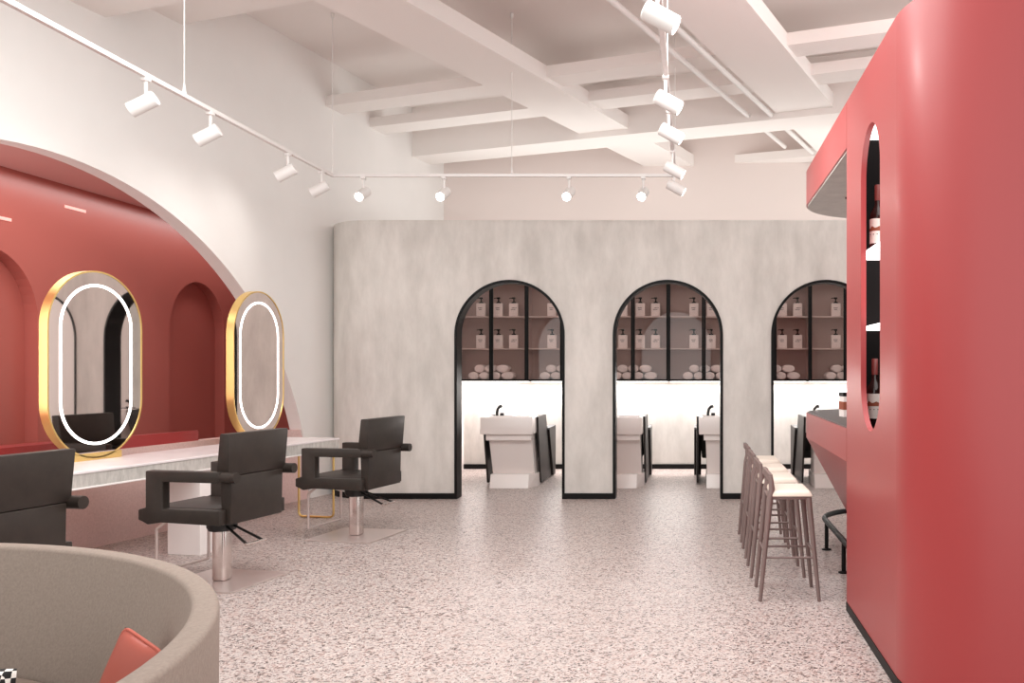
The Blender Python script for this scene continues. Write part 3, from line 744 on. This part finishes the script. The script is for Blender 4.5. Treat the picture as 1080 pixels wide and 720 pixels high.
for y, nm in zip((6.2, 7.03, 8.38, 9.14), ('largest in view, first of its row', 'second of its row', 'third of its row', 'by the track corner')):
    spot((TXL, y, TZ), (-.80, -.12, -.46), 'white cylinder spotlight aimed at the white wall, %s' % nm, power=8)
for x, nm in ((-3.39, 'beside the track corner'), (-2.56, 'second along'), (-1.27, 'third along'), (-.505, 'at its bar-side end')):
    s_ = spot((x, TY, TZ), (-.12, -.80, -.45), 'white spotlight on the cross rail with lit lens showing, %s' % nm, power=8)
    for ch_ in s_.children: pass
for y, nm in zip((4.67, 6.16, 6.99, 8.27, 9.08), ('first and biggest', 'second', 'third', 'fourth', 'last')):
    spot((TXR, y, TZ), (.80, -.05, -.45), 'white spotlight on the bar-side rail facing the red bar, %s' % nm, power=10 if y < 5 else 42)

# track spot reflections built as glowing bars on the red reflected-room wall
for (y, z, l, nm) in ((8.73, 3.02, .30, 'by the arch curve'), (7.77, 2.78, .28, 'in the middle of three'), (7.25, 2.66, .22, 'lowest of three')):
    bm = NB(); box(bm, AX, AX+.006, y-l/2, y+l/2, z-.014, z+.014, .002); tag(obj('spot_reflection', bm, M['glint']), 'faint pink painted spotlight reflection on the red reflected-room wall, %s' % nm, 'reflection', 'painted spotlight reflections on the red reflected-room wall')

# ------------------------------------------------------------------ round sofa
sf = thing('round_sofa', 'large round beige tub sofa with rounded rim at the front', 'sofa', (-3.2, 2.05, 0))
def sweep(bm, prof, a0, a1, n):
    rings = []
    for i in range(n+1):
        a = math.radians(a0+(a1-a0)*i/n); rings.append([bm.verts.new((r*math.cos(a), r*math.sin(a), z)) for r, z in prof])
    m = len(prof)
    for A, B in zip(rings, rings[1:]):
        for k in range(m): bm.faces.new((A[k], B[k], B[(k+1) % m], A[(k+1) % m]))
    bm.faces.new(rings[0]); bm.faces.new(rings[-1][::-1])
bm = NB(); sweep(bm, [(1.87, .03), (1.895, .06), (1.90, .735), (1.895, .746), (1.885, .75), (1.835, .75), (1.824, .746), (1.818, .735), (1.765, .52), (1.67, .27), (1.67, .03)], -65, 205, 96); obj('backrest', bm, M['sofa'], sf, True, 60)
bm = NB(); sweep(bm, [(.98, .03), (.98, .25), (1.0, .28), (1.64, .28), (1.665, .26), (1.665, .03)], -60, 200, 80); obj('seat', bm, M['sofaseat'], sf, True, 60)['label'] = 'taupe brown seat ring'
def pillow(name, label, cat, loc, yaw, lean, w, h, d, m, seam=None, roll=0):
    t = bpy.data.objects.new(name, None); C.objects.link(t); t.location = loc; t.rotation_euler = (lean, 0, yaw); tag(t, label, cat, 'loose cushions on the sofa')
    bm = NB(); n = 18; g = {}
    def pt(u, v, s):
        k = max(0, (1-abs(u)**2.6)*(1-abs(v)**2.6))**.5; cr = 1-.05*(1-abs(u))*abs(v)**2-0.0
        return (u*w/2*(1-.06*(1-v*v)*0), s*d/2*k, v*h/2)
    for s in (-1, 1):
        for i in range(n+1):
            for j in range(n+1): g[s, i, j] = bm.verts.new(pt(-1+2*i/n, -1+2*j/n, s))
        for i in range(n):
            for j in range(n): bm.faces.new((g[s, i, j], g[s, i+1, j], g[s, i+1, j+1], g[s, i, j+1]))
    bm.transform(Matrix.Rotation(roll, 4, 'Y')); obj('cushion_cover', clean(bm), m, t, True, 80)
    if seam:
        bm = NB(); tube(bm, fillet([(-w/2, 0, 0), (-w/2, 0, -h/2), (w/2, 0, -h/2), (w/2, 0, h/2), (-w/2, 0, h/2), (-w/2, 0, 0)], .03, 4), .006, 8); bm.transform(Matrix.Rotation(roll, 4, 'Y')); obj('piping', bm, seam, t, True)
    return t
th = math.radians(36.3)
pillow('cushion', 'coral leather cushion leaning inside the round sofa', 'cushion', (-1.876, 3.033, .472), math.radians(-25), math.radians(-15), .22, .26, .07, M['coral'], M['coralseam'], math.radians(15))
pillow('cushion', 'black and white patterned cushion on the seat of the round sofa', 'cushion', (-2.435, 2.98, .415), math.radians(5), math.radians(-8), .42, .19, .12, M['stripe'])
